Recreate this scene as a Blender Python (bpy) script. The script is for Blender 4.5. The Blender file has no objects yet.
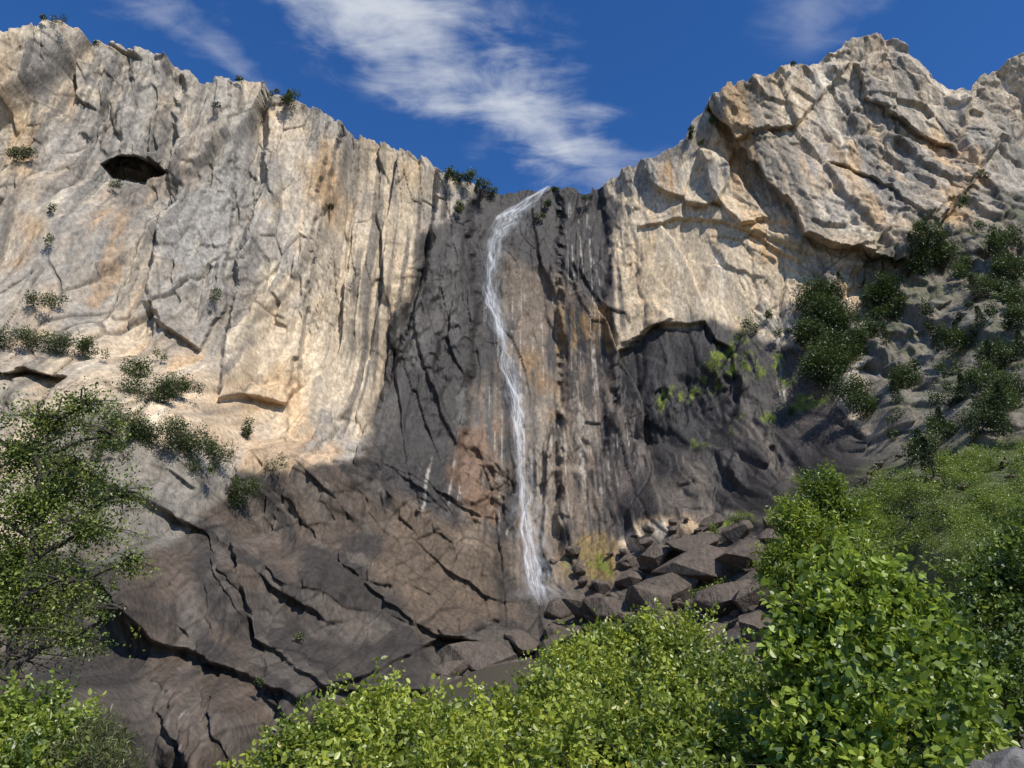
import bpy, bmesh, math, time
import numpy as np
from mathutils import Vector
T0=time.time()
rng=np.random.default_rng(7)
sc=bpy.context.scene
sc.view_settings.view_transform='Standard'
sc.view_settings.look='None'
sc.view_settings.exposure=0

# ------------------------------------------------------------------ camera
PITCH=math.radians(22.0); CAMZ=1.7; F=745.0
cam=bpy.data.cameras.new('camera'); camo=bpy.data.objects.new('camera',cam)
sc.collection.objects.link(camo); camo.location=(0,0,CAMZ)
camo.rotation_euler=(math.radians(90)+PITCH,0,0)
cam.sensor_width=36; cam.lens=36*F/1024; cam.clip_start=0.1; cam.clip_end=20000
sc.camera=camo
cp,sp=math.cos(PITCH),math.sin(PITCH)
def ray_slopes(u,v):
    """image pixel (u,v) -> horizontal and vertical slopes (x/y , z/y)"""
    X=(np.asarray(u,float)-512)/F; Y=(384-np.asarray(v,float))/F
    yy=cp-Y*sp; zz=sp+Y*cp
    return X/yy, zz/yy
def to_pixel(a,b):  # camera ray slopes back to image pixel coordinates
    dep=cp+b*sp; up=-sp+b*cp
    return 512+F*a/dep, 384-F*up/dep
def W(u,v,d):  # point at depth d on the camera ray through image pixel (u,v)
    a,b=ray_slopes(u,v); return np.array([float(a)*d,d,CAMZ+float(b)*d])

# ------------------------------------------------------------------ noise
def h32(ix,iy,iz,seed):
    h=(ix.astype(np.int64)*374761393+iy.astype(np.int64)*668265263+iz.astype(np.int64)*2147483647+seed*1274126177)&0xFFFFFFFF
    h=((h^(h>>13))*1274126177)&0xFFFFFFFF
    h=((h^(h>>16))*2246822519)&0xFFFFFFFF
    h=h^(h>>15)
    return (h&0xFFFFFF).astype(np.float32)/np.float32(0xFFFFFF)
def vn(x,y,z,seed):
    x=np.asarray(x,np.float32);y=np.asarray(y,np.float32);z=np.asarray(z,np.float32)
    x,y,z=np.broadcast_arrays(x,y,z)
    xi=np.floor(x);yi=np.floor(y);zi=np.floor(z)
    fx=x-xi;fy=y-yi;fz=z-zi
    fx=fx*fx*(3-2*fx);fy=fy*fy*(3-2*fy);fz=fz*fz*(3-2*fz)
    xi=xi.astype(np.int64);yi=yi.astype(np.int64);zi=zi.astype(np.int64)
    r=0
    for dx in (0,1):
        wx=fx if dx else 1-fx
        for dy in (0,1):
            wy=fy if dy else 1-fy
            for dz in (0,1):
                wz=fz if dz else 1-fz
                r=r+wx*wy*wz*h32(xi+dx,yi+dy,zi+dz,seed)
    return r*2-1
def vn2(x,y,seed):
    x=np.asarray(x,np.float32);y=np.asarray(y,np.float32)
    xi=np.floor(x);yi=np.floor(y);fx=x-xi;fy=y-yi
    fx=fx*fx*(3-2*fx);fy=fy*fy*(3-2*fy)
    xi=xi.astype(np.int64);yi=yi.astype(np.int64);z=np.zeros_like(xi)
    return ((1-fx)*(1-fy)*h32(xi,yi,z,seed)+fx*(1-fy)*h32(xi+1,yi,z,seed)+(1-fx)*fy*h32(xi,yi+1,z,seed)+fx*fy*h32(xi+1,yi+1,z,seed))*2-1
def fbm(x,y,o,seed,g=0.5):
    r=0;a=1;t=0
    for i in range(o):
        r=r+a*vn2(x*2**i+17.3*i,y*2**i+5.1*i,seed+i);t+=a;a*=g
    return r/t
def ridged(x,y,o,seed,g=0.5):
    """sharp creases; 0 on open faces, 1 in the crease"""
    r=0;a=1;t=0
    for i in range(o):
        r=r+a*(1-np.abs(vn2(x*2.1**i+7.3*i,y*2.1**i+3.1*i,seed+i)))**3;t+=a;a*=g
    return r/t
def facet(x,y,seed,tx=1.0,ty=.4,k=45.0):
    """blocky jointed rock: every block has own height and tilt, slightly worn edges"""
    xi=np.floor(x).astype(np.int64);yi=np.floor(y).astype(np.int64)
    b1=np.full(x.shape,9e9,np.float32);b2=b1.copy();H=np.zeros(x.shape,np.float32);Wt=np.zeros(x.shape,np.float32)
    zz=np.zeros_like(xi)
    for dx in (-1,0,1):
        for dy in (-1,0,1):
            cx=xi+dx;cy=yi+dy
            px=cx+h32(cx,cy,zz,seed);py=cy+h32(cx,cy,zz,seed+1)
            ex=(x-px).astype(np.float32);ey=(y-py).astype(np.float32);d=np.sqrt(ex*ex+ey*ey)
            hh=(h32(cx,cy,zz,seed+2)*2-1)+(tx*ex*(h32(cx,cy,zz,seed+3)*2-1)+ty*ey*(h32(cx,cy,zz,seed+4)*2-1))
            w_=np.exp(-k*np.minimum(d,1.7)+20)+1e-30
            H+=hh*w_;Wt+=w_
            m=d<b1
            b2=np.where(m,b1,np.minimum(b2,d));b1=np.where(m,d,b1)
    return (H/Wt).astype(np.float32),(b2-b1).astype(np.float32)
def ss(x,a,b):
    t=np.clip((x-a)/(b-a),0,1);return t*t*(3-2*t)
def sdf(U,V,poly):
    P=np.array(poly,np.float32);n=len(P)
    d=np.full(U.shape,1e12,np.float32);ins=np.zeros(U.shape,bool)
    for i in range(n):
        x0,y0=P[i];x1,y1=P[(i+1)%n]
        ex,ey=x1-x0,y1-y0
        t=np.clip(((U-x0)*ex+(V-y0)*ey)/(ex*ex+ey*ey+1e-9),0,1)
        q=(U-x0-t*ex)**2+(V-y0-t*ey)**2
        d=np.minimum(d,q)
        if y0!=y1:
            ins^=((y0>V)!=(y1>V))&(U<(x1-x0)*(V-y0)/(y1-y0)+x0)
    d=np.sqrt(d);return np.where(ins,d,-d)

# ------------------------------------------------------------------ materials
def new_mat(name):
    m=bpy.data.materials.new(name);m.use_nodes=True
    nt=m.node_tree;nt.nodes.clear()
    return m,nt,nt.nodes,nt.links
def N(nodes,t,**k):
    n=nodes.new(t)
    for a,b in k.items():setattr(n,a,b)
    return n
def rock_material(name,color=None,scale=1.0,bump=1.0):
    m,nt,nd,lk=new_mat(name)
    out=N(nd,'ShaderNodeOutputMaterial');bs=N(nd,'ShaderNodeBsdfPrincipled')
    lk.new(bs.outputs[0],out.inputs[0])
    geo=N(nd,'ShaderNodeNewGeometry')
    def mapped(sx,sy,sz):
        mp=N(nd,'ShaderNodeMapping');mp.inputs['Scale'].default_value=(sx*scale,sy*scale,sz*scale)
        lk.new(geo.outputs['Position'],mp.inputs[0]);return mp.outputs[0]
    def noise(vec,s,det,rough=0.6,dist=0.0):
        n=N(nd,'ShaderNodeTexNoise');n.inputs['Scale'].default_value=s;n.inputs['Detail'].default_value=det
        n.inputs['Roughness'].default_value=rough;n.inputs['Distortion'].default_value=dist
        lk.new(vec,n.inputs['Vector']);return n.outputs[0]
    def math_(op,a,b=None,c=None,clamp=False):
        n=N(nd,'ShaderNodeMath',operation=op);n.use_clamp=clamp
        for i,q in enumerate((a,b,c)):
            if q is None:continue
            if isinstance(q,(int,float)):n.inputs[i].default_value=q
            else:lk.new(q,n.inputs[i])
        return n.outputs[0]
    if color is None:
        at=N(nd,'ShaderNodeAttribute');at.attribute_name='Col';base=at.outputs['Color'];wet=at.outputs['Alpha']
    else:
        r=N(nd,'ShaderNodeRGB');r.outputs[0].default_value=(*color,1);base=r.outputs[0];wet=None
    n1=noise(mapped(1,1,.45),0.9,4,0.75)
    f=math_('MULTIPLY_ADD',n1,2.0,0.0)
    mx=N(nd,'ShaderNodeVectorMath',operation='SCALE');lk.new(base,mx.inputs[0]);lk.new(f,mx.inputs['Scale'])
    lk.new(mx.outputs[0],bs.inputs['Base Color'])
    if wet is not None:
        lk.new(math_('MULTIPLY_ADD',wet,-0.42,0.9),bs.inputs['Roughness'])
    else: bs.inputs['Roughness'].default_value=0.85
    bs.inputs['Specular IOR Level'].default_value=0.3
    bp=N(nd,'ShaderNodeBump');bp.inputs['Strength'].default_value=0.65*bump;bp.inputs['Distance'].default_value=0.8/scale
    lk.new(n1,bp.inputs['Height']);lk.new(bp.outputs[0],bs.inputs['Normal'])
    return m
def leaf_material(name,trans=0.4,gloss=0.06,rough=0.45):
    m,nt,nd,lk=new_mat(name)
    out=N(nd,'ShaderNodeOutputMaterial')
    at=N(nd,'ShaderNodeAttribute');at.attribute_name='Col'
    df=N(nd,'ShaderNodeBsdfDiffuse');tr=N(nd,'ShaderNodeBsdfTranslucent');gl=N(nd,'ShaderNodeBsdfGlossy')
    gl.inputs['Roughness'].default_value=rough
    lk.new(at.outputs['Color'],df.inputs[0]);lk.new(at.outputs['Color'],tr.inputs[0])
    m1=N(nd,'ShaderNodeMixShader');m1.inputs[0].default_value=trans
    lk.new(df.outputs[0],m1.inputs[1]);lk.new(tr.outputs[0],m1.inputs[2])
    m2=N(nd,'ShaderNodeMixShader');m2.inputs[0].default_value=gloss
    lk.new(m1.outputs[0],m2.inputs[1]);lk.new(gl.outputs[0],m2.inputs[2])
    lk.new(m2.outputs[0],out.inputs[0]);return m
def bark_material(name,c):
    m,nt,nd,lk=new_mat(name)
    out=N(nd,'ShaderNodeOutputMaterial');bs=N(nd,'ShaderNodeBsdfPrincipled');lk.new(bs.outputs[0],out.inputs[0])
    geo=N(nd,'ShaderNodeNewGeometry');n=N(nd,'ShaderNodeTexNoise');n.inputs['Scale'].default_value=14;n.inputs['Detail'].default_value=3
    lk.new(geo.outputs['Position'],n.inputs['Vector'])
    r=N(nd,'ShaderNodeValToRGB');r.color_ramp.elements[0].position=.3;r.color_ramp.elements[1].position=.7
    r.color_ramp.elements[0].color=(c[0]*.5,c[1]*.5,c[2]*.5,1);r.color_ramp.elements[1].color=(c[0]*1.4,c[1]*1.4,c[2]*1.4,1)
    lk.new(n.outputs[0],r.inputs[0]);lk.new(r.outputs[0],bs.inputs['Base Color']);bs.inputs['Roughness'].default_value=.9
    return m

def mesh_np(name,verts,loops,nper,mats,col=None,smooth=False,matidx=None,parent=None):
    me=bpy.data.meshes.new(name)
    nf=len(loops)//nper
    me.vertices.add(len(verts));me.vertices.foreach_set('co',np.asarray(verts,np.float32).ravel())
    me.loops.add(len(loops));me.loops.foreach_set('vertex_index',np.asarray(loops,np.int32).ravel())
    me.polygons.add(nf);me.polygons.foreach_set('loop_start',np.arange(0,nf*nper,nper,dtype=np.int32))
    me.polygons.foreach_set('loop_total',np.full(nf,nper,np.int32))
    me.polygons.foreach_set('use_smooth',np.full(nf,smooth,bool))
    me.update(calc_edges=True)
    if col is not None:
        ca=me.color_attributes.new('Col','FLOAT_COLOR','POINT')
        c=np.ones((len(verts),4),np.float32);c[:,:col.shape[1]]=col
        ca.data.foreach_set('color',c.ravel())
    for m in mats: me.materials.append(m)
    ob=bpy.data.objects.new(name,me);sc.collection.objects.link(ob)
    if parent is not None: ob.parent=parent
    return ob

# ------------------------------------------------------------------ CLIFF
sky_pts=[(-160,66),(-60,42),(0,36),(40,32),(70,35),(100,42),(125,48),(150,54),(175,65),(195,73),(225,82),(250,85),(280,93),(310,107),(330,118),(345,128),(380,140),(410,155),(440,168),(470,180),(500,189),(525,191),(550,189),(590,187),(606,181),(612,174),(632,168),(640,158),(660,153),(685,142),(692,122),(703,112),(713,92),(740,82),(765,74),(780,68),(812,60),(840,48),(852,40),(870,36),(895,38),(908,47),(925,62),(945,76),(958,82),(972,90),(980,76),(995,66),(1024,57),(1080,50),(1180,90)]
A_,B_=ray_slopes([p[0] for p in sky_pts],[p[1] for p in sky_pts])
NA,NB=1420,820
a=np.linspace(-1.18,1.18,NA).astype(np.float32)
bs_=np.interp(a,A_,B_).astype(np.float32)
bs_=bs_+0.004*fbm(a*60,a*0,4,11)+0.005*(facet(a*60,a*0+.5,5,0.3)[0])
t=np.linspace(0,1,NB).astype(np.float32)
BMIN=-0.17
aa=np.repeat(a[None,:],NB,0);bb=BMIN+t[:,None]*(bs_[None,:]-BMIN)
U,V=to_pixel(aa,bb);U=U.astype(np.float32);V=V.astype(np.float32)  # image pixel coordinates of each cliff vertex, used for shapes and colour zones
ctrl=[(-80,60,170),(0,100,188),(0,250,185),(0,340,176),(60,345,180),(120,120,205),(120,300,198),(200,150,218),(200,320,212),(150,350,196),
(280,150,232),(270,400,222),(320,130,240),(300,300,230),(360,300,246),(400,170,262),(400,350,256),(450,220,270),(450,320,272),(440,430,262),
(510,200,288),(510,300,286),(510,400,280),(520,500,272),(535,590,262),(570,200,290),(570,350,284),(580,480,272),(590,560,262),
(620,200,286),(640,280,276),(700,200,272),(700,300,268),(690,400,268),(640,450,268),(760,130,268),(780,260,262),(780,400,256),(850,60,272),(860,150,264),(860,300,252),
(950,120,268),(930,250,246),(920,350,230),(1000,250,228),(1000,350,200),(1020,150,262),(860,430,230),(800,470,238),(720,480,250),
(920,430,190),(1000,430,155),(1010,500,108),(930,500,125),(860,510,160),(960,560,85),(860,560,120),(1100,400,130),(1100,560,70),
(620,540,258),(700,530,240),(700,580,205),(760,600,165),(640,620,190),(780,540,200),(540,640,215),(600,700,110),(750,700,90),(900,700,60),(500,740,100),
(0,400,142),(60,390,150),(100,420,150),(160,420,165),(180,480,152),(100,500,138),(240,470,178),(0,560,112),(100,600,122),(200,600,138),(300,500,195),(300,600,165),(400,500,232),(400,600,195),(460,560,235),(470,650,185),(400,700,150),(300,720,130),(200,740,112),(50,740,95),(-100,500,100),(-100,740,80)]
num=np.zeros(U.shape,np.float32);den=np.zeros(U.shape,np.float32)
for (u,v,d) in ctrl:
    w=1.0/((U-u)**2+(V-v)**2+50.0**2)**2*1e8
    num+=w*d;den+=w
D=num/den
X0=aa*D;Z0=bb*D
rough=fbm(X0/9,Z0/9,4,31)*9
def feat(poly,off,soft=3.0,decay=100,rg=1.0):
    global D
    s=sdf(U,V,poly)+rough*rg
    D=D+off*ss(s,-soft,soft)*np.exp(-np.maximum(s,0)/decay)
feat([(735,138),(752,158),(772,182),(792,205),(803,234),(850,244),(905,262),(960,200),(1000,140),(972,88),(900,20),(700,20),(700,95)],-9,2.2,150,.4)
feat([(613,368),(624,348),(645,333),(672,324),(700,330),(728,350),(735,380),(725,440),(690,452),(625,440)],4,3.5,30,1.0)
feat([(606,300),(618,345),(640,330),(672,318),(655,295)],-2.5,3,40,.7)
feat([(104,166),(118,157),(135,156),(150,162),(172,179),(140,183),(113,179)],16,2.5,60,.35)
feat([(-20,374),(20,364),(62,374),(44,386),(32,412),(0,418)],9,3,40,.5)
feat([(345,120),(332,190),(305,300),(285,440),(360,440),(420,300),(440,160)],7,3,60,.7)
feat([(268,88),(262,180),(236,260),(222,400),(285,400),(300,300),(322,180),(330,110)],-6,3,60,.7)
feat([(180,70),(172,180),(140,300),(200,350),(222,300),(232,180),(235,80)],-4,3,50,.8)
feat([(488,180),(470,215),(478,300),(470,400),(455,520),(560,560),(560,180)],5,5,60,.8)
feat([(600,180),(612,240),(604,300),(616,380),(600,470),(560,470),(560,180)],3,4,50,.8)
feat([(640,160),(652,185),(690,200),(720,205),(735,150),(700,100)],-4,2.5,60,.4)
feat([(700,150),(722,150),(770,215),(740,225),(715,200)],-5,2.5,40,.3)
feat([(712,92),(735,140),(800,120),(850,62),(780,64)],-4,2.5,50,.4)
feat([(855,62),(870,100),(905,120),(960,150),(972,95),(905,50)],-5,2.5,60,.4)
feat([(830,160),(880,175),(930,215),(960,190),(930,140),(860,130)],-4,2.5,50,.4)
feat([(640,225),(690,215),(760,235),(800,260),(800,240),(740,215),(690,195)],-2.5,2.5,30,.5)
feat([(968,40),(966,88),(1000,130),(1060,170),(1300,170),(1300,-50),(968,-50)],30,4,900,.5)
feat([(150,395),(230,430),(300,450),(365,452),(372,480),(420,500),(495,545),(500,620),(300,700),(150,640),(70,560)],-5,4,80,1)
feat([(230,540),(330,560),(410,610),(440,690),(330,690),(250,640)],-4,2.5,50,.8)
feat([(440,630),(510,640),(520,700),(440,700)],-5,3,50,.6)
X=aa*D;Z=CAMZ+bb*D;Y=D.copy()
leftm=ss(-U,-430,-300)
wx=fbm(X/40,Z/60,2,41)*7+fbm(X/6,Z/10,3,43)*1.3;wz=fbm(X/40,Z/60,2,47)*6+fbm(X/6,Z/10,3,49)*1.3
lean=0.20*leftm-0.10
xr=X+wx-lean*Z;zr=Z+wz
f1,e1=facet(xr/19,zr/80,101,1.3,.5,65)
f2,e2=facet(xr/7.5+3,zr/28,111,1.4,.7,36)
xs=X+wx*.6+lean*Z*0.6;zs=Z+wz*.6-0.5*X
f3,e3=facet(xs/3.4,zs/8.5,121,1.6,.9,22)
f4,e4=facet(xr/1.5,zr/4.2,131,1.6,.9,14)
al=X*.80-Z*.60+wx;pe=X*.60+Z*.80+wz
f5,e5=facet(al/24,pe/8.5,161,.9,1.5,42)
f6,e6=facet(al/8,pe/3.4,171,1.0,1.5,24)
smoothzone=ss(U,600,640)*ss(-U,-860,-780)*ss(-V,-330,-280)
center=ss(U,430,500)*ss(-U,-640,-600)
broken=ss(fbm(X/26,Z/34,3,151),-.12,.25)
lower=ss(V,430,500)*ss(-U,-540,-470)
summit=ss(U,680,740)*ss(-V,-300,-240)
rslope=ss(U,820,880)*ss(V,200,260)
broken=np.maximum(broken*(1-.35*summit),lower*.85)
vert=1-np.maximum(lower*.6,summit*.35)
diag=np.maximum(lower,summit*.55)
amp=1-0.45*smoothzone-0.3*center
fine=(.18+.82*broken)*(1-.35*smoothzone-.1*center)*(1-.3*summit)
Y+=amp*vert*(f1*3.4+f2*1.9*(.45+.55*broken))+fine*(f3*1.0+f4*.38)
Y+=diag*(f5*2.5+f6*1.1*(.25+.75*broken))
Y+=fbm(X/50,Z/130,3,61)*4
rd=ridged(xr/7,zr/34,4,181,.5)
Y+=(rd-.35)*1.5*(.3+.7*broken)*(1-.3*smoothzone)*(1-.4*summit)
rd2=ridged((xr+.5*zr)/9,(zr-.4*xr)/9,3,191,.5)
Y+=(rd2-.35)*.6*(.2+.8*broken)
Y+=rslope*(facet(xs/6,zs/5,195,1.5,1.5,22)[0]*1.8+fbm(X/5,Z/4,3,197)*1.2)
Y+=fbm(X/2.2,Z/5,3,71,.6)*0.24*(.3+.7*broken)
g1=ss(fbm(X/30,Z/60,2,155),-.2,.2);g2=ss(fbm(X/14,Z/30,2,157),-.1,.3)
Y+=vert*(1.3*ss(-e1,-0.03,0)*(1-.5*center)*g1+0.8*ss(-e2,-0.05,0)*(1-.5*smoothzone)*g2)
Y+=diag*.9*ss(-e5,-.05,0)*g2
low=ss(V,440,560)*ss(U,800,900)
Y+=low*fbm(X/7,Z/5,4,81)*4
Y=Y.astype(np.float32)

# ---- rock colouring (albedo)
nA=fbm(X/28,Z/50,5,201);nB=fbm(X/6,Z/12,5,211);nS=fbm(X/2.2,Z/50,4,221);nS2=fbm(X/5+.02*Z,Z/120,4,231);nC=fbm(X/1.6,Z/2.4,3,241)
def C(r,g,b):return np.array([r,g,b],np.float32)
def mix(c0,c1,m):return c0*(1-m[...,None])+c1*m[...,None]
col=np.zeros(U.shape+(3,),np.float32)+C(.49,.39,.27)
col=mix(col,C(.33,.30,.26),ss(nA+nB*.5,-.18,.25)*.9)
col=mix(col,C(.64,.54,.39),ss(nB+nS*.5,.10,.5)*.75)
col=mix(col,C(.27,.23,.185),ss(nS+nS2,.06,.5)*.65)
col=mix(col,C(.13,.12,.105),ss(nS2+nC*.3,.20,.5)*.65)
col=mix(col,C(.57,.36,.17),ss(fbm(X/14,Z/30,4,251),.12,.45)*.5)
hb=facet(xr/7.5+3,zr/28,111,0,0,36)[0]
col*=(1+.14*hb+.10*f3)[...,None]
wet=np.zeros(U.shape,np.float32)
rg=fbm(X/10,Z/22,5,261)*26
def paint(poly,c,soft=8,rg_=1.0,op=1.0,wetv=None,tex=None):
    global col,wet
    m=ss(sdf(U,V,poly)+rg*rg_,-soft,soft)*op
    if tex is not None:m=m*tex
    col=mix(col,C(*c),m)
    if wetv is not None: wet=wet*(1-m)+wetv*m
pt=ss(fbm(X/12,Z/40,5,257),-.35,.15)
paint([(-200,0),(240,40),(235,200),(200,330),(-200,340)],(.30,.28,.245),14,1,.55,None,pt)
paint([(180,60),(262,90),(250,250),(225,380),(150,330),(175,200)],(.28,.265,.24),10,1,.55)
paint([(760,60),(900,20),(1000,60),(1100,300),(900,330),(830,200),(900,120)],(.33,.30,.255),16,1,.5,None,pt)
paint([(270,100),(330,115),(440,180),(410,240),(385,330),(360,440),(270,420),(285,260)],(.60,.49,.35),10,1,.45,None,pt)
paint([(620,190),(720,180),(830,240),(800,320),(700,320),(620,340),(605,260)],(.63,.50,.335),10,1,.6)
st=ss(nS+.3*nC,-.1,.4)
for p,o in (([(690,205),(735,205),(745,250),(690,240)],.5),([(745,210),(790,215),(800,260),(750,270)],.6),([(700,140),(735,150),(760,200),(715,190)],.4),([(650,200),(690,180),(690,230),(650,250)],.35),([(90,210),(140,200),(120,330),(80,300)],.35),([(640,160),(700,165),(700,185),(650,190)],.5),([(290,150),(330,160),(310,260),(285,260)],.35),([(780,100),(830,90),(840,180),(800,170)],.35)):
    paint(p,(.55,.31,.12),8,.8,o,None,st)
for p,o in (([(770,80),(830,70),(860,180),(800,150)],.35),([(690,250),(730,250),(720,320),(700,315)],.3)):
    paint(p,(.72,.64,.50),6,.8,o+.2,None,st)
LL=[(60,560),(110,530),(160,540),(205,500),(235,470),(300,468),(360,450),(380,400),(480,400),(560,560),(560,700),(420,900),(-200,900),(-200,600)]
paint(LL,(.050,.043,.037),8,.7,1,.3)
paint([(60,400),(200,455),(240,480),(200,520),(160,545),(110,560),(40,540)],(.185,.17,.145),10,.8,.85)
lowc=ss(fbm(al/20,pe/6,5,271)+.25*f5,0.0,.4)
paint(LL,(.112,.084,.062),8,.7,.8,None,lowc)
lowd=ss(f6+.5*nB,.2,.8)
paint(LL,(.15,.127,.103),8,.7,.45,None,lowd)
paint([(400,500),(500,540),(500,620),(430,640),(380,580)],(.155,.112,.075),10,.8,.6,.2)
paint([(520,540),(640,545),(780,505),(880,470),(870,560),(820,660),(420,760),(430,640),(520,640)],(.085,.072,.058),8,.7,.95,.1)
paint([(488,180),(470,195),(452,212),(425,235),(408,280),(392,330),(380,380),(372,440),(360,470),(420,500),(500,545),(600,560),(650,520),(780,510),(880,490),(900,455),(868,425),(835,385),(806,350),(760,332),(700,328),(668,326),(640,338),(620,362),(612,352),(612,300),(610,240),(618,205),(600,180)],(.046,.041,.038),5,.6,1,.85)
wetb=ss(nB*.6+nS*.6,-.35,.15)
gp=ss(fbm(X/9,Z/30,5,277),-.05,.35)
paint([(430,240),(480,230),(490,420),(480,520),(400,500),(370,440),(400,320)],(.12,.11,.098),10,.8,.7,.65,gp)
paint([(505,250),(560,270),(600,300),(608,400),(600,520),(640,540),(600,600),(500,590),(460,540),(470,420),(500,350)],(.19,.145,.105),10,.8,.85,.65,wetb)
paint([(590,420),(640,400),(650,470),(610,520)],(.15,.12,.10),8,.8,.8,.6,wetb)
paint([(640,440),(760,430),(880,440),(880,500),(660,540)],(.14,.117,.094),10,1,.8,.4,gp)
paint([(740,350),(810,360),(870,440),(800,450),(740,420)],(.13,.11,.092),10,1,.6,.4,gp)
paint([(560,310),(600,310),(605,345),(560,345)],(.30,.18,.07),6,.8,.75,.6,wetb)
paint([(500,350),(520,360),(545,440),(560,400),(530,350)],(.26,.16,.075),6,.8,.7,.6,wetb)
paint([(455,420),(495,425),(500,520),(470,520),(450,470)],(.20,.115,.068),6,.8,.65,.7,wetb)
paint([(560,540),(620,535),(610,580),(550,585)],(.24,.165,.05),6,.6,.75,.6,wetb)
paint([(620,345),(700,340),(730,380),(740,430),(700,440),(640,445)],(.034,.032,.032),8,.6,.7,.6)  # dark stain under the arch, with the arch's shadow painted into it
paint([(518,400),(600,390),(605,530),(520,540)],(.31,.26,.20),10,1,.6,.5,gp)
ps=ss(fbm(X/.8,Z/45,4,281)+.25*nC,.28,.5)
for p,o in (([(560,200),(620,200),(640,300),(600,330),(570,300)],.55),([(640,250),(690,240),(680,320),(640,310)],.3),([(420,460),(432,460),(428,505),(420,505)],.6),([(452,440),(468,440),(462,500),(450,500)],.7),([(780,360),(800,370),(800,400),(775,395)],.8),([(600,440),(640,400),(640,480),(600,500)],.5),([(480,300),(600,280),(600,500),(500,540)],.5),([(170,690),(210,690),(200,768),(170,768)],.5)):
    paint(p,(.46,.42,.36),6,.4,o,.5,ps)
ds=ss(fbm(X/2.0,Z/70,4,291),-.02,.28)
paint([(600,188),(660,175),(650,240),(630,320),(600,330)],(.10,.09,.08),8,.6,.85,.3,ds)
paint([(360,200),(470,185),(430,260),(400,330),(370,430),(330,440)],(.12,.105,.09),10,.6,.85,.3,ds)
paint([(820,90),(900,80),(930,190),(860,200)],(.16,.15,.135),10,.8,.65,None,ds)
paint([(20,50),(220,80),(200,230),(40,200)],(.15,.14,.125),12,.8,.7,None,ds)
paint([(330,130),(420,170),(380,300),(330,300)],(.20,.17,.135),12,.8,.7,None,ds)
paint([(240,110),(275,110),(255,400),(215,400)],(.15,.135,.12),12,.8,.7,None,ds)
paint([(130,200),(190,200),(180,340),(120,330)],(.19,.175,.155),12,.8,.6,None,ds)
paint([(900,110),(1020,110),(1020,200),(930,200)],(.18,.17,.15),12,.8,.7,None,ds)
paint([(860,265),(930,225),(1000,200),(1300,200),(1300,600),(850,560),(870,430),(870,350)],(.14,.13,.105),14,1,.85)
paint([(920,330),(1000,300),(1010,400),(930,420)],(.25,.23,.195),10,1,.55,None,pt)
ms=ss(nC+nB,.05,.35)
for p in ([(696,365),(715,358),(732,345),(735,375),(712,395),(700,385)],[(735,310),(765,305),(770,330),(745,345),(735,335)],[(690,440),(740,420),(800,395),(835,388),(830,402),(780,420),(720,445),(690,452)],[(715,360),(770,345),(820,370),(800,380),(740,380)],[(650,400),(700,385),(700,400),(660,415)],[(560,560),(600,550),(610,580),(570,590)],[(700,520),(760,510),(780,525),(720,535)]):
    paint(p,(.14,.18,.025),5,.35,.85,.2,ms)
paint([(860,470),(1000,440),(1100,440),(1100,620),(800,620),(780,560),(860,520)],(.09,.11,.03),12,1,.85)
paint([(880,240),(1024,200),(1100,200),(1100,440),(900,440)],(.07,.085,.03),8,1,.55,None,ms)
g=np.maximum(vert*ss(-e1,-.03,-.005)*g1,vert*ss(-e2,-.05,-.01)*.8*g2)*(1-.5*smoothzone)
g=np.maximum(g,diag*.9*ss(-e5,-.05,-.01)*g2)
g=np.maximum(g,ss(-e3,-.09,-.01)*.6*broken)
g=np.maximum(g,ss(rd,.66,.85)*.7)
col*= (1-.55*g)[...,None]
nD=vn2(X*1.7,Z*1.2,299)
col*= (1+.30*nC+.16*nD)[...,None]  # random mottle; contrast of lit fracture faces put into the colour
col=np.clip(col,.012,.8)
KB=16
ext=np.concatenate([[1.5,4,8,14],np.linspace(25,700,KB-4)]).astype(np.float32)
Xt,Yt,Zt=X[-1],Y[-1],Z[-1]
Xb=Xt[None]*(1+ext[:,None]/900);Yb=Yt[None]+ext[:,None];Zb=Zt[None]-0.12*ext[:,None]-.2
Xf=np.concatenate([X,Xb]);Yf=np.concatenate([Y,Yb]);Zf=np.concatenate([Z,Zb])
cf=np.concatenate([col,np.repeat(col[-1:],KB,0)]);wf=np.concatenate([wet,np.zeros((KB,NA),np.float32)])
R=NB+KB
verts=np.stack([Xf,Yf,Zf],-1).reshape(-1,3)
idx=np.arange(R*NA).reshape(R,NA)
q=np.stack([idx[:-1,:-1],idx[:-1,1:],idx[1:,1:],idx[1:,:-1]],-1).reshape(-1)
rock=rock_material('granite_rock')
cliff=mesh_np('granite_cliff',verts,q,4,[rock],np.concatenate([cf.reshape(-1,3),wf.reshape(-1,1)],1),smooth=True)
print('cliff',time.time()-T0)
def on_cliff(u,v):
    a_,b_=ray_slopes(u,v)
    i=int(np.clip(round((float(a_)+1.18)/2.36*(NA-1)),0,NA-1))
    tt=(float(b_)-BMIN)/(bs_[i]-BMIN)
    j=int(np.clip(round(tt*(NB-1)),0,NB-1))
    yy=Y[max(j-3,0):j+4,max(i-3,0):i+4].min()
    return np.array([X[j,i],yy,Z[j,i]])

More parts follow.
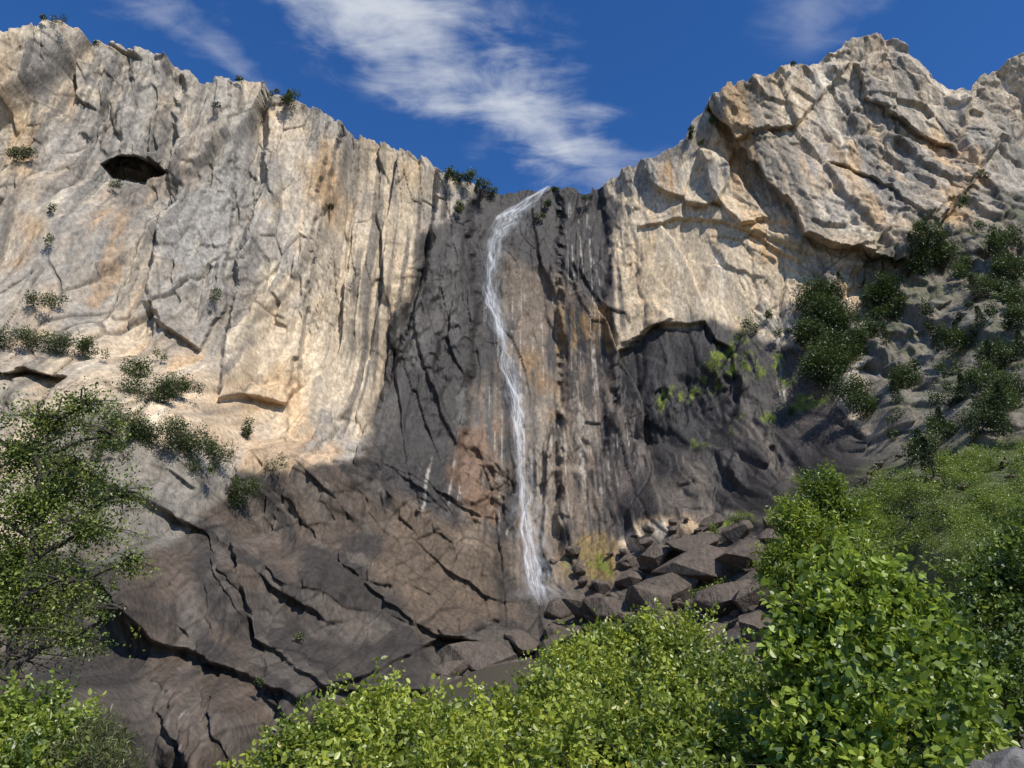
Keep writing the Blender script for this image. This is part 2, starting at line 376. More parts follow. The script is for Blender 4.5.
# ------------------------------------------------------------------ GROUND
def ground_h(x,y):
    yy=np.maximum(y,5);s=x/yy
    k=-.135+.175*ss(s,-.38,.02)
    h=k*np.clip(y-8,0,220)
    return h+0.25*fbm(x/3,y/3,3,301)*ss(np.hypot(x,y),2,8)
rr=np.concatenate([np.linspace(0,60,90),np.geomspace(62,6000,70)]);th=np.linspace(0,2*np.pi,241)[:-1]
RR,TH=np.meshgrid(rr,th,indexing='ij');gx=RR*np.cos(TH);gy=RR*np.sin(TH)
gz=ground_h(gx,gy)
gv=np.stack([gx,gy,gz],-1).reshape(-1,3);gi=np.arange(gv.shape[0]).reshape(RR.shape);gj=np.roll(gi,-1,1)
gq=np.stack([gi[:-1],gi[1:],gj[1:],gj[:-1]],-1).reshape(-1)
mesh_np('ground',gv,gq,4,[rock_material('soil_and_litter',(.075,.062,.04),4,.6)],smooth=True)

# ------------------------------------------------------------------ BOULDERS
def boulder(bm,c,r,rs,stretch):
    n=rs.integers(14,24);p=rs.normal(size=(n,3));p/=np.linalg.norm(p,axis=1)[:,None]
    p*=rs.uniform(.8,1.05,(n,1));p*=np.array(stretch)*r
    ang=rs.uniform(-.5,.5);ca,sa=math.cos(ang),math.sin(ang)
    p=p@np.array([[ca,0,-sa],[0,1,0],[sa,0,ca]])
    vs=[bm.verts.new(Vector(c+q_)) for q_ in p]
    o=bmesh.ops.convex_hull(bm,input=vs)
    dead=[g_ for g_ in o['geom_interior'] if isinstance(g_,bmesh.types.BMVert)]+[g_ for g_ in o['geom_unused'] if isinstance(g_,bmesh.types.BMVert)]
    bmesh.ops.delete(bm,geom=list(set(dead)),context='VERTS')
rs=np.random.default_rng(3)
bm=bmesh.new()
blist=[(700,572,46),(660,590,38),(742,558,36),(768,545,26),(690,548,32),(722,600,38),(640,602,34),(610,610,30),(757,590,32),(770,528,20),(586,612,26),(480,655,38),(520,640,22),(562,640,30),(503,678,28),(742,635,36),(702,640,28),(560,610,18),(603,640,24),(655,560,22),(625,582,22),(735,533,18),(785,600,34),(800,570,26),(450,668,18),(670,620,36),(630,560,16),(710,522,14)]
for k in range(130):
    u=rs.uniform(550,800);v=rs.uniform(520,650);blist.append((u,v,rs.uniform(3,11)))
for k in range(30):
    u=rs.uniform(860,1010);v=rs.uniform(460,560);blist.append((u,v,rs.uniform(4,8)))
for (u,v,rp) in blist:
    p=on_cliff(u,v);r=rp*p[1]/F*.95
    p=p+np.array([0,-r*.3,-r*.12])
    boulder(bm,p,r,rs,(rs.uniform(.95,1.35),rs.uniform(.8,1.1),rs.uniform(.5,.78)))
bmesh.ops.bevel(bm,geom=bm.edges[:],offset=.22,segments=2,affect='EDGES',profile=.6)
me=bpy.data.meshes.new('talus_boulders');bm.to_mesh(me);bm.free()
me.materials.append(rock_material('boulder_granite',(.125,.10,.08),.9,1.7))
ob=bpy.data.objects.new('talus_boulders',me);sc.collection.objects.link(ob)
bm=bmesh.new()
for (u,v,d,rp) in ((1012,768,7.5,26),(985,775,7.5,18)):
    p=W(u,v,d);boulder(bm,p,rp*d/F,rs,(1.2,1,.7))
bmesh.ops.bevel(bm,geom=bm.edges[:],offset=.008,segments=2,affect='EDGES')
me=bpy.data.meshes.new('boulder');bm.to_mesh(me);bm.free();me.materials.append(rock_material('grey_granite',(.16,.15,.14),9,.6))
ob=bpy.data.objects.new('boulder',me);sc.collection.objects.link(ob)

# ------------------------------------------------------------------ WATERFALL
path=np.array([(550,187,4),(540,191,7),(526,202,14),(509,216,15),(497,234,12),(490,258,9),(489,285,8),(493,310,8),(500,340,8),(506,370,9),(515,402,7),(520,440,6.5),(523,480,7),(525,515,7.5),(529,550,9),(534,580,10),(541,608,10)],float)
tt=np.linspace(0,1,len(path));TT=np.linspace(0,1,220)
pu=np.interp(TT,tt,path[:,0]);pv=np.interp(TT,tt,path[:,1]);pw=np.interp(TT,tt,path[:,2])
ker=np.ones(9)/9
def smth(z):return np.convolve(np.pad(z,4,mode='edge'),ker,'valid')
pu,pv,pw=smth(pu),smth(pv),smth(pw)
pc=np.array([on_cliff(u_,v_) for u_,v_ in zip(pu,pv)])
ydep=pc[:,1].copy()
ydep=np.array([ydep[max(0,i-8):i+9].min() for i in range(len(ydep))]);ydep=smth(ydep)-2.5
aa_,bb2=ray_slopes(pu,pv)
PC=np.stack([aa_*ydep,ydep,CAMZ+bb2*ydep],-1);PWm=pw*ydep/F
arc=np.concatenate([[0],np.cumsum(np.linalg.norm(np.diff(PC,axis=0),axis=1))])
m,nt,nd,lk=new_mat('falling_water')
out=N(nd,'ShaderNodeOutputMaterial');df=N(nd,'ShaderNodeBsdfDiffuse');tr=N(nd,'ShaderNodeBsdfTranslucent');mxs=N(nd,'ShaderNodeMixShader')
df.inputs[0].default_value=(.85,.87,.9,1);tr.inputs[0].default_value=(.85,.87,.9,1);mxs.inputs[0].default_value=.3
lk.new(df.outputs[0],mxs.inputs[1]);lk.new(tr.outputs[0],mxs.inputs[2])
lk.new(mxs.outputs[0],out.inputs[0]);water=m
m,nt,nd,lk=new_mat('water_veil')
out=N(nd,'ShaderNodeOutputMaterial');df=N(nd,'ShaderNodeBsdfDiffuse');tp=N(nd,'ShaderNodeBsdfTransparent');mxs=N(nd,'ShaderNodeMixShader')
df.inputs[0].default_value=(.85,.87,.9,1)
at=N(nd,'ShaderNodeAttribute');at.attribute_name='Col';sx=N(nd,'ShaderNodeSeparateXYZ');lk.new(at.outputs['Vector'],sx.inputs[0])
cb=N(nd,'ShaderNodeCombineXYZ')
def M(nd,lk,op,a,b=None,c=None,clamp=False):
    n=N(nd,'ShaderNodeMath',operation=op);n.use_clamp=clamp
    for i,q_ in enumerate((a,b,c)):
        if q_ is None:continue
        if isinstance(q_,(int,float)):n.inputs[i].default_value=q_
        else:lk.new(q_,n.inputs[i])
    return n.outputs[0]
lk.new(M(nd,lk,'MULTIPLY',sx.outputs[0],2.2),cb.inputs[0]);lk.new(M(nd,lk,'MULTIPLY',sx.outputs[1],.11),cb.inputs[1])
no=N(nd,'ShaderNodeTexNoise');no.inputs['Scale'].default_value=1.6;no.inputs['Detail'].default_value=5;no.inputs['Roughness'].default_value=.65;lk.new(cb.outputs[0],no.inputs['Vector'])
edge=M(nd,lk,'POWER',M(nd,lk,'SUBTRACT',1,M(nd,lk,'MULTIPLY',sx.outputs[0],sx.outputs[0]),clamp=True),1.8)
mr=N(nd,'ShaderNodeMapRange');mr.inputs['From Min'].default_value=.38;mr.inputs['From Max'].default_value=.68;lk.new(no.outputs[0],mr.inputs['Value'])
al_=M(nd,lk,'MULTIPLY',M(nd,lk,'MULTIPLY',edge,mr.outputs[0]),sx.outputs[2])
lk.new(al_,mxs.inputs[0]);lk.new(tp.outputs[0],mxs.inputs[1]);lk.new(df.outputs[0],mxs.inputs[2]);lk.new(mxs.outputs[0],out.inputs[0]);veil=m
fallroot=bpy.data.objects.new('waterfall',None);sc.collection.objects.link(fallroot)
nn=len(TT);ac=np.linspace(-1,1,9)
VV=[];QQ=[];CC=[];b0=0
fade=1-.15*ss(TT,.35,.8)
for k,(wm,op,dx,dy,sh) in enumerate(((3.4,.28,.5,.8,0),(1.4,.55,0,0,31),(.7,.85,-.2,-.6,77),(.5,.6,.55,-1.0,120))):
    mer=vn2(arc/11+k*9,np.zeros(nn),400+k)*.5+vn2(arc/4+k*5,np.zeros(nn),410+k)*.25
    cx_=PC[:,0]+(dx+mer*(.4 if k==0 else 1)*.8)*PWm
    wv=PWm*.62*wm*(1+.35*vn2(arc/7,np.zeros(nn),420+k))
    if k==0: wv=wv*(.6+.9*TT)
    G=np.zeros((nn,9,3));G[:,:,0]=cx_[:,None]+ac[None]*wv[:,None];G[:,:,1]=(PC[:,1]+dy)[:,None]-(1-ac[None]**2)*.6;G[:,:,2]=PC[:,2][:,None]
    o=op*fade*(.75+.6*vn2(arc/9,np.zeros(nn),430+k));o=np.clip(o,0,1)*ss(TT,0,.02)*(1-.9*ss(TT,.95,1))
    cc=np.zeros((nn,9,4));cc[:,:,0]=ac[None];cc[:,:,1]=arc[:,None]+sh;cc[:,:,2]=o[:,None];cc[...,3]=1
    VV.append(G.reshape(-1,3));CC.append(cc.reshape(-1,4));ii=np.arange(nn*9).reshape(nn,9)+b0;b0+=nn*9
    QQ.append(np.stack([ii[:-1,:-1],ii[:-1,1:],ii[1:,1:],ii[1:,:-1]],-1).reshape(-1))
mesh_np('water_veils',np.concatenate(VV),np.concatenate(QQ),4,[veil],np.concatenate(CC),smooth=True,parent=fallroot)
V_=[];Q_=[];base=0
for s in range(70):
    L=rng.uniform(.03,.12);t0=rng.uniform(-.1,1)*(1-L*.3);t1=min(t0+L,1);t0=max(t0,0)
    n=max(6,int((t1-t0)*140));ti=np.linspace(t0,t1,n)*(nn-1)
    P=np.stack([np.interp(ti,np.arange(nn),PC[:,k]) for k in range(3)],-1)
    w_=np.interp(ti,np.arange(nn),PWm)
    off=np.clip(rng.normal()*.35,-.8,1.0)
    wig=off+.18*vn2(ti/14,np.full(n,s*7.7),5)+.06*vn2(ti/4,np.full(n,s*3.1),6)
    P[:,0]+=wig*w_; P[:,1]+=rng.uniform(-1.5,.5)
    wd=rng.uniform(.012,.035)*np.sin(np.linspace(0.05,np.pi-.05,n))**.7
    Lf=P.copy();Rf=P.copy();Lf[:,0]-=wd;Rf[:,0]+=wd
    V_.append(np.stack([Lf,Rf],1).reshape(-1,3))
    k=np.arange(n-1)*2+base;Q_.append(np.stack([k,k+1,k+3,k+2],-1).reshape(-1));base+=2*n
nd_=14000
ti=rng.uniform(0,1,nd_)**.9*(nn-1)
P=np.stack([np.interp(ti,np.arange(nn),PC[:,k]) for k in range(3)],-1);w_=np.interp(ti,np.arange(nn),PWm)
P[:,0]+=rng.normal(size=nd_)*w_*.8+w_*.25;P[:,1]+=rng.normal(size=nd_)*1.0
sz=rng.uniform(.015,.035,nd_)
d1=rng.normal(size=(nd_,3));d1[:,2]*=2.5;d1/=np.linalg.norm(d1,axis=1)[:,None];d2=np.cross(d1,rng.normal(size=(nd_,3)));d2/=np.linalg.norm(d2,axis=1)[:,None]
dv=np.stack([P-d1*sz[:,None]*2,P+d2*sz[:,None],P+d1*sz[:,None]*2,P-d2*sz[:,None]],1).reshape(-1,3)
V_.append(dv);Q_.append(np.arange(nd_*4)+base)
mesh_np('water_strands',np.concatenate(V_),np.concatenate(Q_),4,[water],parent=fallroot)

# ------------------------------------------------------------------ FOLIAGE
def unit(v):return v/np.maximum(np.linalg.norm(v,axis=-1,keepdims=True),1e-9)
def leaves(P,dirs,size,cols,rs,up=.5,curl=.25,wid=.62):
    n=len(P);d=unit(dirs)
    nr=rs.normal(size=(n,3))*.55;nr[:,2]+=up
    nr=nr-(nr*d).sum(1,keepdims=True)*d;nr=unit(nr);s=np.cross(d,nr)
    L=(size*rs.uniform(.5,1.25,n))[:,None];w=L*wid*.5;h=L*curl*rs.uniform(0,1,(n,1))
    B=P;T=P+d*L-nr*h*.6
    R1=P+d*L*.22+s*w*.8+nr*h*.5;R2=P+d*L*.62+s*w*.9+nr*h*.3
    L1=P+d*L*.22-s*w*.8+nr*h*.5;L2=P+d*L*.62-s*w*.9+nr*h*.3
    v=np.stack([B,R1,R2,T,L2,L1],1).reshape(-1,3)
    k=(np.arange(n)*6)[:,None];q=np.concatenate([k+np.array([[0,1,2,3]]),k+np.array([[0,3,4,5]])],1).reshape(-1)
    return v,q,np.repeat(cols,6,0)
def tube(p0,p1,r0,r1,rs,seg=6,bend=.12,sides=5):
    t_=np.linspace(0,1,seg+1)[:,None];P=p0*(1-t_)+p1*t_
    L=np.linalg.norm(p1-p0);o=rs.normal(size=3)*L*bend;o[2]=abs(o[2])*.6
    P=P+np.sin(t_*np.pi)*o+rs.normal(size=P.shape)*L*.012
    r=r0*(1-t_)+r1*t_;d=unit(p1-p0);a1=unit(np.cross(d,np.array([.3,.9,.1])));a2=np.cross(d,a1)
    an=np.linspace(0,2*np.pi,sides+1)[:-1]
    ring=P[:,None]+r[:,None]*(np.cos(an)[None,:,None]*a1+np.sin(an)[None,:,None]*a2)
    v=ring.reshape(-1,3);i=np.arange(v.shape[0]).reshape(seg+1,sides);j=np.roll(i,-1,1)
    return v,np.stack([i[:-1],j[:-1],j[1:],i[1:]],-1).reshape(-1)
LEAF=leaf_material('leaf_blade',.45);LEAFD=leaf_material('leaf_dark',.3,.05)
BARK=bark_material('bark',(.055,.045,.037))
def plant(name,roots,blobs,nclus,perclus,size,pal,seed,mat=LEAF,twigL=.35,trunk=.06,limb=.02,shoots=.15,up=.5,shell=.45,wid=.62,ntwig=40,droop=0,axis=None,spread=.55,nfreq=.9,gap=0):
    rs=np.random.default_rng(seed)
    emp=bpy.data.objects.new(name,None);sc.collection.objects.link(emp)
    blobs=np.array(blobs,float);c=blobs[:,:3];r=blobs[:,3:6]
    wts=(r[:,0]*r[:,2])**1.0;wts/=wts.sum()
    bi=rs.choice(len(blobs),nclus,p=wts)
    dd=unit(rs.normal(size=(nclus,3)));
    rad=(shell+(1-shell)*rs.uniform(0,1,nclus)**.6)
    rad=np.where(rs.uniform(size=nclus)<shoots,rs.uniform(1,1.45,nclus),rad)
    rad*=(1+.35*vn(dd[:,0]*3+bi*5.1,dd[:,1]*3,dd[:,2]*3,seed+9))
    tip=c[bi]+dd*r[bi]*rad[:,None]
    if gap:
        keep=vn(tip[:,0]*1.3,tip[:,1]*1.3,tip[:,2]*1.6,seed+77)>-gap
        bi=bi[keep];dd=dd[keep];tip=tip[keep];nclus=len(bi)
    tdir=unit(dd+np.array([0,0,.5-droop])+rs.normal(size=(nclus,3))*.35)
    n=nclus*perclus;ci=np.repeat(np.arange(nclus),perclus)
    s_=rs.uniform(-1,.3,n)[:,None]*twigL
    P=tip[ci]+tdir[ci]*s_+rs.normal(size=(n,3))*size*spread
    ld=unit(tdir[ci]*.6+rs.normal(size=(n,3))*.8+np.array([0,0,-.15-droop]))
    pal=np.array(pal,float);k=np.clip(.5+.28*rs.normal(size=nclus)+.35*vn(tip[:,0]*nfreq,tip[:,1]*nfreq,tip[:,2]*nfreq,seed),0,1)[ci]+rs.normal(size=n)*.12
    k=np.clip(k,0,1)[:,None];cols=pal[0]*(1-k)+pal[1]*k
    yl=(rs.uniform(size=n)<.015)[:,None];cols=np.where(yl,cols*np.array([1.35,1.05,.9]),cols)
    v,q,cc=leaves(P,ld,size,cols,rs,up=up,wid=wid)
    mesh_np('leaves',v,q,4,[mat],cc,parent=emp)
    VV=[];QQ=[];b0=0
    def add(x):
        nonlocal b0
        VV.append(x[0]);QQ.append(x[1]+b0);b0+=len(x[0])
    if axis is not None:
        ax=np.array(axis,float)
        for k_ in range(len(ax)-1):
            f0=1-k_/(len(ax)-1);f1_=1-(k_+1)/(len(ax)-1)
            add(tube(ax[k_],ax[k_+1],trunk*(.12+.88*f0),trunk*(.12+.88*f1_),rs,8,.02,9))
    for i in range(len(blobs)):
        if axis is None: rt=np.array(roots[i%len(roots)],float);r0=trunk
        else:
            zt=c[i][2]-.35*abs(c[i][0]-np.interp(c[i][2],ax[:,2],ax[:,0]))-.3
            zt=np.clip(zt,ax[0,2]+.5,ax[-1,2]);rt=np.array([np.interp(zt,ax[:,2],ax[:,0]),np.interp(zt,ax[:,2],ax[:,1]),zt]);r0=limb*1.4
        add(tube(rt,c[i],r0,limb*.6,rs,8,.10,7))
        js=np.where(bi==i)[0][:ntwig]
        for j in js: add(tube(c[i]+rs.normal(size=3)*r[i]*.12,tip[j],limb*.45,limb*.1,rs,4,.1,4))
    mesh_np('branches',np.concatenate(VV),np.concatenate(QQ),4,[BARK],smooth=True,parent=emp)
    return emp
def bl(u,v,d,ru,rv,rd=None):
    p=W(u,v,d);s=d/F*1.03
    return (*p,ru*s,(rd if rd else ru)*s,rv*s)
def root(u,d):
    p=W(u,768,d);return (p[0],d,float(ground_h(np.array([p[0]]),np.array([float(d)]))[0])-.1)
YG=[(.11,.165,.014),(.52,.58,.075)]
plant('leafy_shrub',[root(300,9.5),root(400,10),root(360,10)],[bl(285,772,9.5,38,26),bl(330,745,9.5,38,30),bl(375,715,10,30,28),bl(420,735,9.5,42,30),bl(350,778,8.5,55,30),bl(440,775,8.6,60,34)],700,26,.082,YG,21,shoots=.25)
plant('leafy_shrub',[root(480,10),root(540,11)],[bl(470,740,10,32,28),bl(505,722,10.5,34,30),bl(548,708,11,36,34),bl(500,765,9,60,30),bl(575,745,10,42,34),bl(560,775,9,50,25)],700,26,.082,YG,22,shoots=.25)
plant('leafy_shrub',[root(600,15),root(660,15)],[bl(565,672,15,28,24),bl(600,655,15,30,26),bl(640,638,15.5,30,24),bl(680,648,15,32,28),bl(620,690,14,44,32),bl(690,692,14,44,32),bl(580,700,13.5,34,26)],1000,26,.09,YG,23,shoots=.25)
plant('leafy_shrub',[root(640,10),root(720,10)],[bl(625,745,10,48,34),bl(690,740,10,46,40),bl(740,715,11,42,40),bl(760,755,9.5,44,34),bl(660,780,9,70,28),bl(720,680,13,34,30)],760,26,.085,[(.09,.145,.014),(.42,.50,.06)],24,shoots=.25)
plant('bigleaf_maple',[root(860,9.5),root(880,9.5)],[bl(850,580,9,32,28),bl(812,612,9,30,28),bl(892,592,9.2,28,26),bl(860,640,9,50,34),bl(908,655,9,42,38),bl(812,668,9,36,32),bl(945,700,8.8,38,38),bl(870,705,8.6,56,36),bl(905,755,8.2,60,36),bl(820,730,8.8,44,36),bl(845,770,8.4,50,28),bl(790,640,9.3,22,20),bl(930,620,9.3,22,24)],1250,21,.105,[(.06,.115,.013),(.36,.46,.055)],25,trunk=.05,shoots=.25,wid=.75)
plant('cedar_tree',[root(818,25)],[bl(822,492,24,22,20),bl(800,518,24,24,20),bl(848,520,24,28,20),bl(826,545,24,44,22),bl(800,575,24,34,22),bl(850,572,24,36,22),bl(780,560,24,20,18)],1500,26,.17,[(.08,.135,.012),(.38,.47,.05)],26,wid=.35,trunk=.12,twigL=.6,axis=[root(818,25),W(820,600,24.5),W(822,475,24)])
plant('oak_tree',[root(1040,13),root(1000,13)],[bl(1000,575,13,34,30),bl(960,612,13,34,30),bl(1010,625,13,46,34),bl(975,660,12.5,44,34),bl(1025,690,12,48,40),bl(985,710,12,36,30),bl(1040,560,13,40,40),bl(948,650,13,26,30)],900,24,.10,[(.04,.075,.012),(.22,.30,.04)],27,mat=LEAFD)
plant('alder_tree',[root(5,20)],[bl(85,402,20,34,16),bl(48,418,20,34,18),bl(112,435,20,28,16),bl(20,450,20,32,20),bl(75,462,20,40,18),bl(122,492,20,26,15),bl(35,502,20,40,20),bl(88,528,20,38,17),bl(130,560,20,24,13),bl(20,550,20,36,20),bl(65,580,20,44,18),bl(120,608,20,30,13),bl(20,612,20,36,20),bl(75,636,20,40,16),bl(15,655,20,36,20),bl(-30,430,20,40,40),bl(-30,510,20,40,50),bl(-30,590,20,40,50),bl(-30,650,20,40,30),bl(60,490,21,50,50),bl(40,590,21,50,50)],3600,20,.09,[(.05,.085,.014),(.27,.33,.055)],28,mat=LEAFD,trunk=.18,limb=.06,shell=.15,twigL=.45,shoots=.3,ntwig=24,axis=[root(-5,20),W(12,660,20),W(30,560,20),W(38,480,20),W(60,400,20)],spread=1.3,gap=.15)
plant('leafy_shrub',[root(20,13),root(60,13)],[bl(20,715,13,40,30),bl(55,735,13,34,26),bl(10,760,12,50,30),bl(-30,730,13,40,40)],460,26,.10,[(.08,.135,.018),(.38,.46,.06)],29,shoots=.25)
plant('pine_sapling',[root(95,13)],[bl(95,742,13,22,20),bl(88,765,12.5,34,22)],300,26,.11,[(.07,.09,.025),(.24,.26,.09)],30,wid=.14,twigL=.2)
print('plants',time.time()-T0)

def scatter(name,items,pal,seed,size=.5,dens=1.0,mat=LEAFD):
    rs=np.random.default_rng(seed);Ps=[];Ds=[];Cs=[];Ss=[];pal=np.array(pal,float)
    for (u,v,ru,rv) in items:
        p=on_cliff(u,v+rv*.3);s=p[1]/F
        push=.45*min(ru,14)*s+.8
        p=p+np.array([-p[0]/p[1]*push,-push,-(p[2]-CAMZ)/p[1]*push])
        n_l=max(2,int(ru*rv/24))
        for l in range(n_l):
            oc=np.array([rs.uniform(-.9,.9)*ru*s,rs.uniform(-.5,.2)*ru*s*.6,rs.uniform(-.5,.6)*rv*s])
            rl=rs.uniform(.25,.6)*min(ru,rv)*s+.35
            n=int(dens*(30+75*(rl/size/2.0)**1.4))
            n=min(n,600)
            d=unit(rs.normal(size=(n,3)));q=p+oc+d*rl*rs.uniform(.35,1.35,(n,1))*np.array([1,1,rs.uniform(.8,1.5)])
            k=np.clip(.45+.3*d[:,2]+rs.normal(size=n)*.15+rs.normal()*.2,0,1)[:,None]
            Ps.append(q);Ds.append(d+rs.normal(size=(n,3))*.7);Cs.append(pal[0]*(1-k)+pal[1]*k);Ss.append(np.full(n,size)*(p[1]/200))
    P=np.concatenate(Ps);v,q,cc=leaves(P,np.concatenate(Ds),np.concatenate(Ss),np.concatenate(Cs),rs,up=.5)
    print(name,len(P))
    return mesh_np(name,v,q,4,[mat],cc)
rs=np.random.default_rng(5)
it=[(18,150,20,9),(10,335,30,12),(45,335,24,12),(75,340,20,10),(92,348,14,8),(145,368,20,11),(160,392,28,15),(185,390,22,12),(130,425,26,14),(160,432,28,17),(192,440,26,17),(215,448,16,11),(115,450,20,10),(200,465,16,8),(240,490,13,18),(232,480,9,6),(270,462,10,7),(248,428,8,15),(60,210,10,7),(52,243,8,7),(40,300,14,9),(58,296,10,8),(118,186,8,4),(217,296,7,7),(290,90,13,10),(272,84,8,4),(70,29,10,5),(55,28,9,4),(92,35,6,3),(242,78,6,3),(448,165,10,8),(468,172,16,9),(485,178,10,8),(495,187,6,6),(456,205,5,8),(462,200,5,6),(545,202,5,9),(541,217,4,8),(556,191,6,3),(590,193,10,3),(690,128,5,6),(700,143,3,3),(712,120,3,4),(975,182,8,5),(220,115,6,4),(335,210,5,4),(788,66,8,3),(160,355,8,5),(300,635,7,4),(265,680,4,3),(310,700,5,4)]
scatter('cliff_shrubs',it,[(.018,.036,.009),(.11,.145,.03)],61,.5,1.3)
it=[(820,290,20,20),(835,310,26,24),(815,330,18,18),(845,340,24,22),(830,358,22,22),(865,330,18,14),(885,290,18,16),(850,385,18,15),(905,375,16,15),(870,398,18,12),(925,230,20,14),(935,250,26,18),(915,265,18,12),(890,280,14,11),(955,205,10,8),(1005,235,16,14),(1015,260,16,18),(980,285,18,12),(1000,300,20,12),(915,450,16,18),(935,460,16,14),(1000,400,24,16),(1015,385,20,16),(980,420,24,15),(960,335,30,15),(1000,350,28,15),(985,380,28,14),(945,400,18,12),(950,430,18,12),(930,310,14,8),(1010,320,18,12),(960,260,14,8),(750,325,8,6),(770,312,7,5),(785,330,8,6),(790,410,5,4)]
for k in range(34):
    u=rs.uniform(890,1024);v=rs.uniform(220,430)
    if v>200+(1024-u)*.45: it.append((u,v,rs.uniform(6,18),rs.uniform(4,11)))
scatter('slope_trees',it,[(.016,.034,.008),(.10,.145,.026)],62,.55,1.25)
Ps=[];Ds=[];Cs=[];TV=[];TQ=[];tb=0
con=[(868,318,26),(842,300,30),(905,262,24),(945,262,26),(1004,262,38),(1018,300,30),(960,345,26),(985,372,28),(1012,430,34),(930,470,32),(948,430,26),(898,402,24),(880,350,22),(820,345,26),(970,300,24),(1020,360,30),(915,462,28),(975,330,22),(935,350,20),(1000,410,26),(960,400,24),(690,140,9),(448,172,9),(478,182,9),(288,98,12)]
for (u,v,h) in con:
    b_=on_cliff(u,v);s=b_[1]/F;push=1.5
    b_=b_+np.array([-b_[0]/b_[1]*push,-push,-(b_[2]-CAMZ)/b_[1]*push-.5]);H=h*s*1.2
    n=int(240+h*20);tz=rs.uniform(.1,1,n);rr_=(1-tz)**.8*H*.20*rs.uniform(.2,1.2,n)+.08;an=rs.uniform(0,2*np.pi,n)
    Ps.append(b_+np.stack([rr_*np.cos(an),rr_*np.sin(an),tz*H-rr_*.25],-1));Ds.append(np.stack([np.cos(an),np.sin(an),np.full(n,-.35)],-1)+rs.normal(size=(n,3))*.3)
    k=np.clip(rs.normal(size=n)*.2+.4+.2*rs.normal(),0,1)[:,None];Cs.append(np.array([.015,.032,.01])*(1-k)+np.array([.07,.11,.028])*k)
    tv,tq=tube(b_,b_+np.array([0,0,H]),.18,.03,rs,3,.0,5);TV.append(tv);TQ.append(tq+tb);tb+=len(tv)
ce=bpy.data.objects.new('conifer_trees',None);sc.collection.objects.link(ce)
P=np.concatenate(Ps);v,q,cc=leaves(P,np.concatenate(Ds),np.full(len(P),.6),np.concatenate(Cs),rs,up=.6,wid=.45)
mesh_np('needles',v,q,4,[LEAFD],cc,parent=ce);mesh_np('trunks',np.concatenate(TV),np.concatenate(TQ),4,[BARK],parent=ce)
it=[]
for k in range(130):
    u=rs.uniform(835,1040);v=rs.uniform(440,580)
    if v>495-(u-840)*.35: it.append((u,v,rs.uniform(10,22),rs.uniform(8,15)))
it+=[(715,592,30,10),(560,655,16,8),(745,520,12,6),(720,530,14,6),(790,520,14,8)]
scatter('hillside_brush',it,[(.055,.10,.012),(.30,.38,.05)],63,.45,1.1,LEAF)
it=[(714,372,14,8),(705,368,8,8),(755,318,9,8),(745,330,7,6),(820,397,14,4),(790,405,12,4),(760,420,14,4),(730,435,16,4),(780,385,9,4),(740,360,7,4)]
scatter('ledge_grass',it,[(.08,.13,.015),(.22,.28,.04)],64,.35,.5,LEAF)
print('scatter',time.time()-T0)

# ------------------------------------------------------------------ LIGHT + SKY
az=math.radians(148);el=math.radians(46)
S=Vector((math.sin(az)*math.cos(el),math.cos(az)*math.cos(el),math.sin(el)))
sl=bpy.data.lights.new('sun','SUN');sl.energy=5.0;sl.angle=math.radians(.5);sl.color=(1,.94,.84)
so=bpy.data.objects.new('sun',sl);so.rotation_euler=S.to_track_quat('Z','Y').to_euler();sc.collection.objects.link(so)
w=bpy.data.worlds.new('World');sc.world=w;w.use_nodes=True
nt=w.node_tree;nd=nt.nodes;lk=nt.links;nd.clear()
out=N(nd,'ShaderNodeOutputWorld');sky=N(nd,'ShaderNodeTexSky');sky.sky_type='NISHITA';sky.sun_disc=False
sky.sun_elevation=el;sky.sun_rotation=az;sky.altitude=1200;sky.air_density=1.15;sky.dust_density=.1;sky.ozone_density=4.5
hs=N(nd,'ShaderNodeHueSaturation');hs.inputs['Saturation'].default_value=1.25;hs.inputs['Hue'].default_value=.51;lk.new(sky.outputs[0],hs.inputs['Color'])
bg=N(nd,'ShaderNodeBackground');bg.inputs[1].default_value=.145;lk.new(hs.outputs[0],bg.inputs[0])
bc=N(nd,'ShaderNodeBackground');bc.inputs[0].default_value=(.88,.93,1,1);bc.inputs[1].default_value=.8
tc=N(nd,'ShaderNodeTexCoord');sx=N(nd,'ShaderNodeSeparateXYZ');lk.new(tc.outputs['Generated'],sx.inputs[0])
def mt(*a,**k):return M(nd,lk,*a,**k)
zc=mt('MAXIMUM',sx.outputs[2],.05);cx=mt('DIVIDE',sx.outputs[0],zc);cy=mt('DIVIDE',sx.outputs[1],zc)
cv=N(nd,'ShaderNodeCombineXYZ');lk.new(cx,cv.inputs[0]);lk.new(cy,cv.inputs[1])
wob=N(nd,'ShaderNodeTexNoise');wob.inputs['Scale'].default_value=3.2;wob.inputs['Detail'].default_value=3;lk.new(cv.outputs[0],wob.inputs['Vector'])
wb=mt('SUBTRACT',wob.outputs[0],.5)
mp=N(nd,'ShaderNodeMapping');mp.inputs['Rotation'].default_value=(0,0,math.radians(-55));mp.inputs['Scale'].default_value=(1,2.2,1);lk.new(cv.outputs[0],mp.inputs[0])
n1=N(nd,'ShaderNodeTexNoise');n1.inputs['Scale'].default_value=5;n1.inputs['Detail'].default_value=7;n1.inputs['Roughness'].default_value=.62;n1.inputs['Distortion'].default_value=.5
lk.new(mp.outputs[0],n1.inputs['Vector'])
n2=N(nd,'ShaderNodeTexNoise');n2.inputs['Scale'].default_value=11;n2.inputs['Detail'].default_value=4;lk.new(cv.outputs[0],n2.inputs['Vector'])
fb=mt('ADD',mt('MULTIPLY',n1.outputs[0],.62),mt('MULTIPLY',n2.outputs[0],.38))
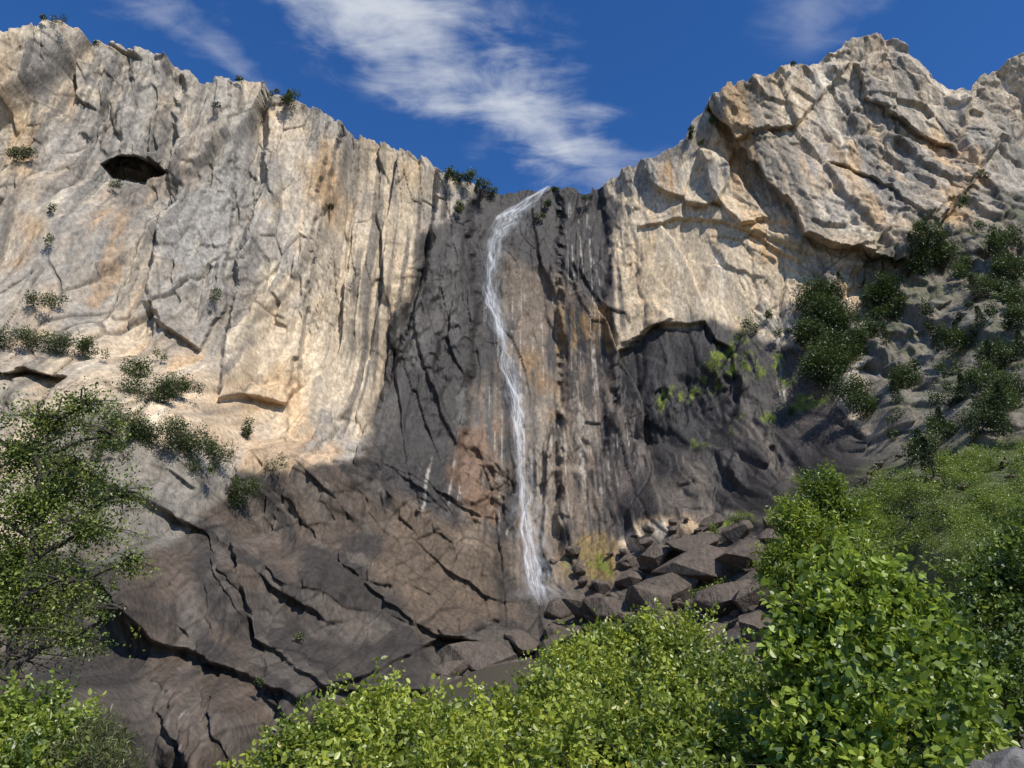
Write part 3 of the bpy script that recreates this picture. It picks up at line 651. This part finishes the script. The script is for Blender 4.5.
def cpl(u,v):
    a_,b_=ray_slopes(u,v);return float(a_)/float(b_),1/float(b_)
def streak(p0,p1,w0,w1,lo,hi,op):
    (x0,y0),(x1,y1)=cpl(*p0),cpl(*p1);L=math.hypot(x1-x0,y1-y0);ux,uy=(x1-x0)/L,(y1-y0)/L
    dx=mt('SUBTRACT',cx,x0);dy=mt('SUBTRACT',cy,y0)
    s=mt('DIVIDE',mt('ADD',mt('MULTIPLY',dx,ux),mt('MULTIPLY',dy,uy)),L)
    t_=mt('SUBTRACT',mt('MULTIPLY',dy,ux),mt('MULTIPLY',dx,uy))
    tw=mt('ADD',t_,mt('MULTIPLY',wb,w0*1.2))
    wdt=mt('MULTIPLY_ADD',mt('MINIMUM',mt('MAXIMUM',s,-.5),1),w1-w0,w0)
    lat=mt('SUBTRACT',1,mt('DIVIDE',mt('ABSOLUTE',tw),wdt),clamp=True)
    e=mt('MULTIPLY',mt('MULTIPLY_ADD',s,4,2.5,clamp=True),mt('MULTIPLY_ADD',s,-3,3.4,clamp=True))
    f=mt('ADD',fb,mt('MULTIPLY',mt('SUBTRACT',lat,.5),.34))
    mr=N(nd,'ShaderNodeMapRange');mr.interpolation_type='SMOOTHSTEP';mr.inputs['From Min'].default_value=lo;mr.inputs['From Max'].default_value=hi;lk.new(f,mr.inputs['Value'])
    lm=mt('MULTIPLY',lat,2.5,clamp=True)
    return mt('MULTIPLY',mt('MULTIPLY',mt('MULTIPLY',mr.outputs[0],lm),e),op)
k1=streak((325,-30),(615,175),.23,.16,.38,.78,.85)
k2=streak((100,-30),(260,90),.12,.06,.48,.8,.3)
k3=streak((850,-50),(780,50),.18,.14,.42,.9,.3)
kk=mt('MAXIMUM',mt('MAXIMUM',k1,k2),k3)
ms_=N(nd,'ShaderNodeMixShader');lk.new(kk,ms_.inputs[0]);lk.new(bg.outputs[0],ms_.inputs[1]);lk.new(bc.outputs[0],ms_.inputs[2]);lk.new(ms_.outputs[0],out.inputs[0])
print('done',time.time()-T0)
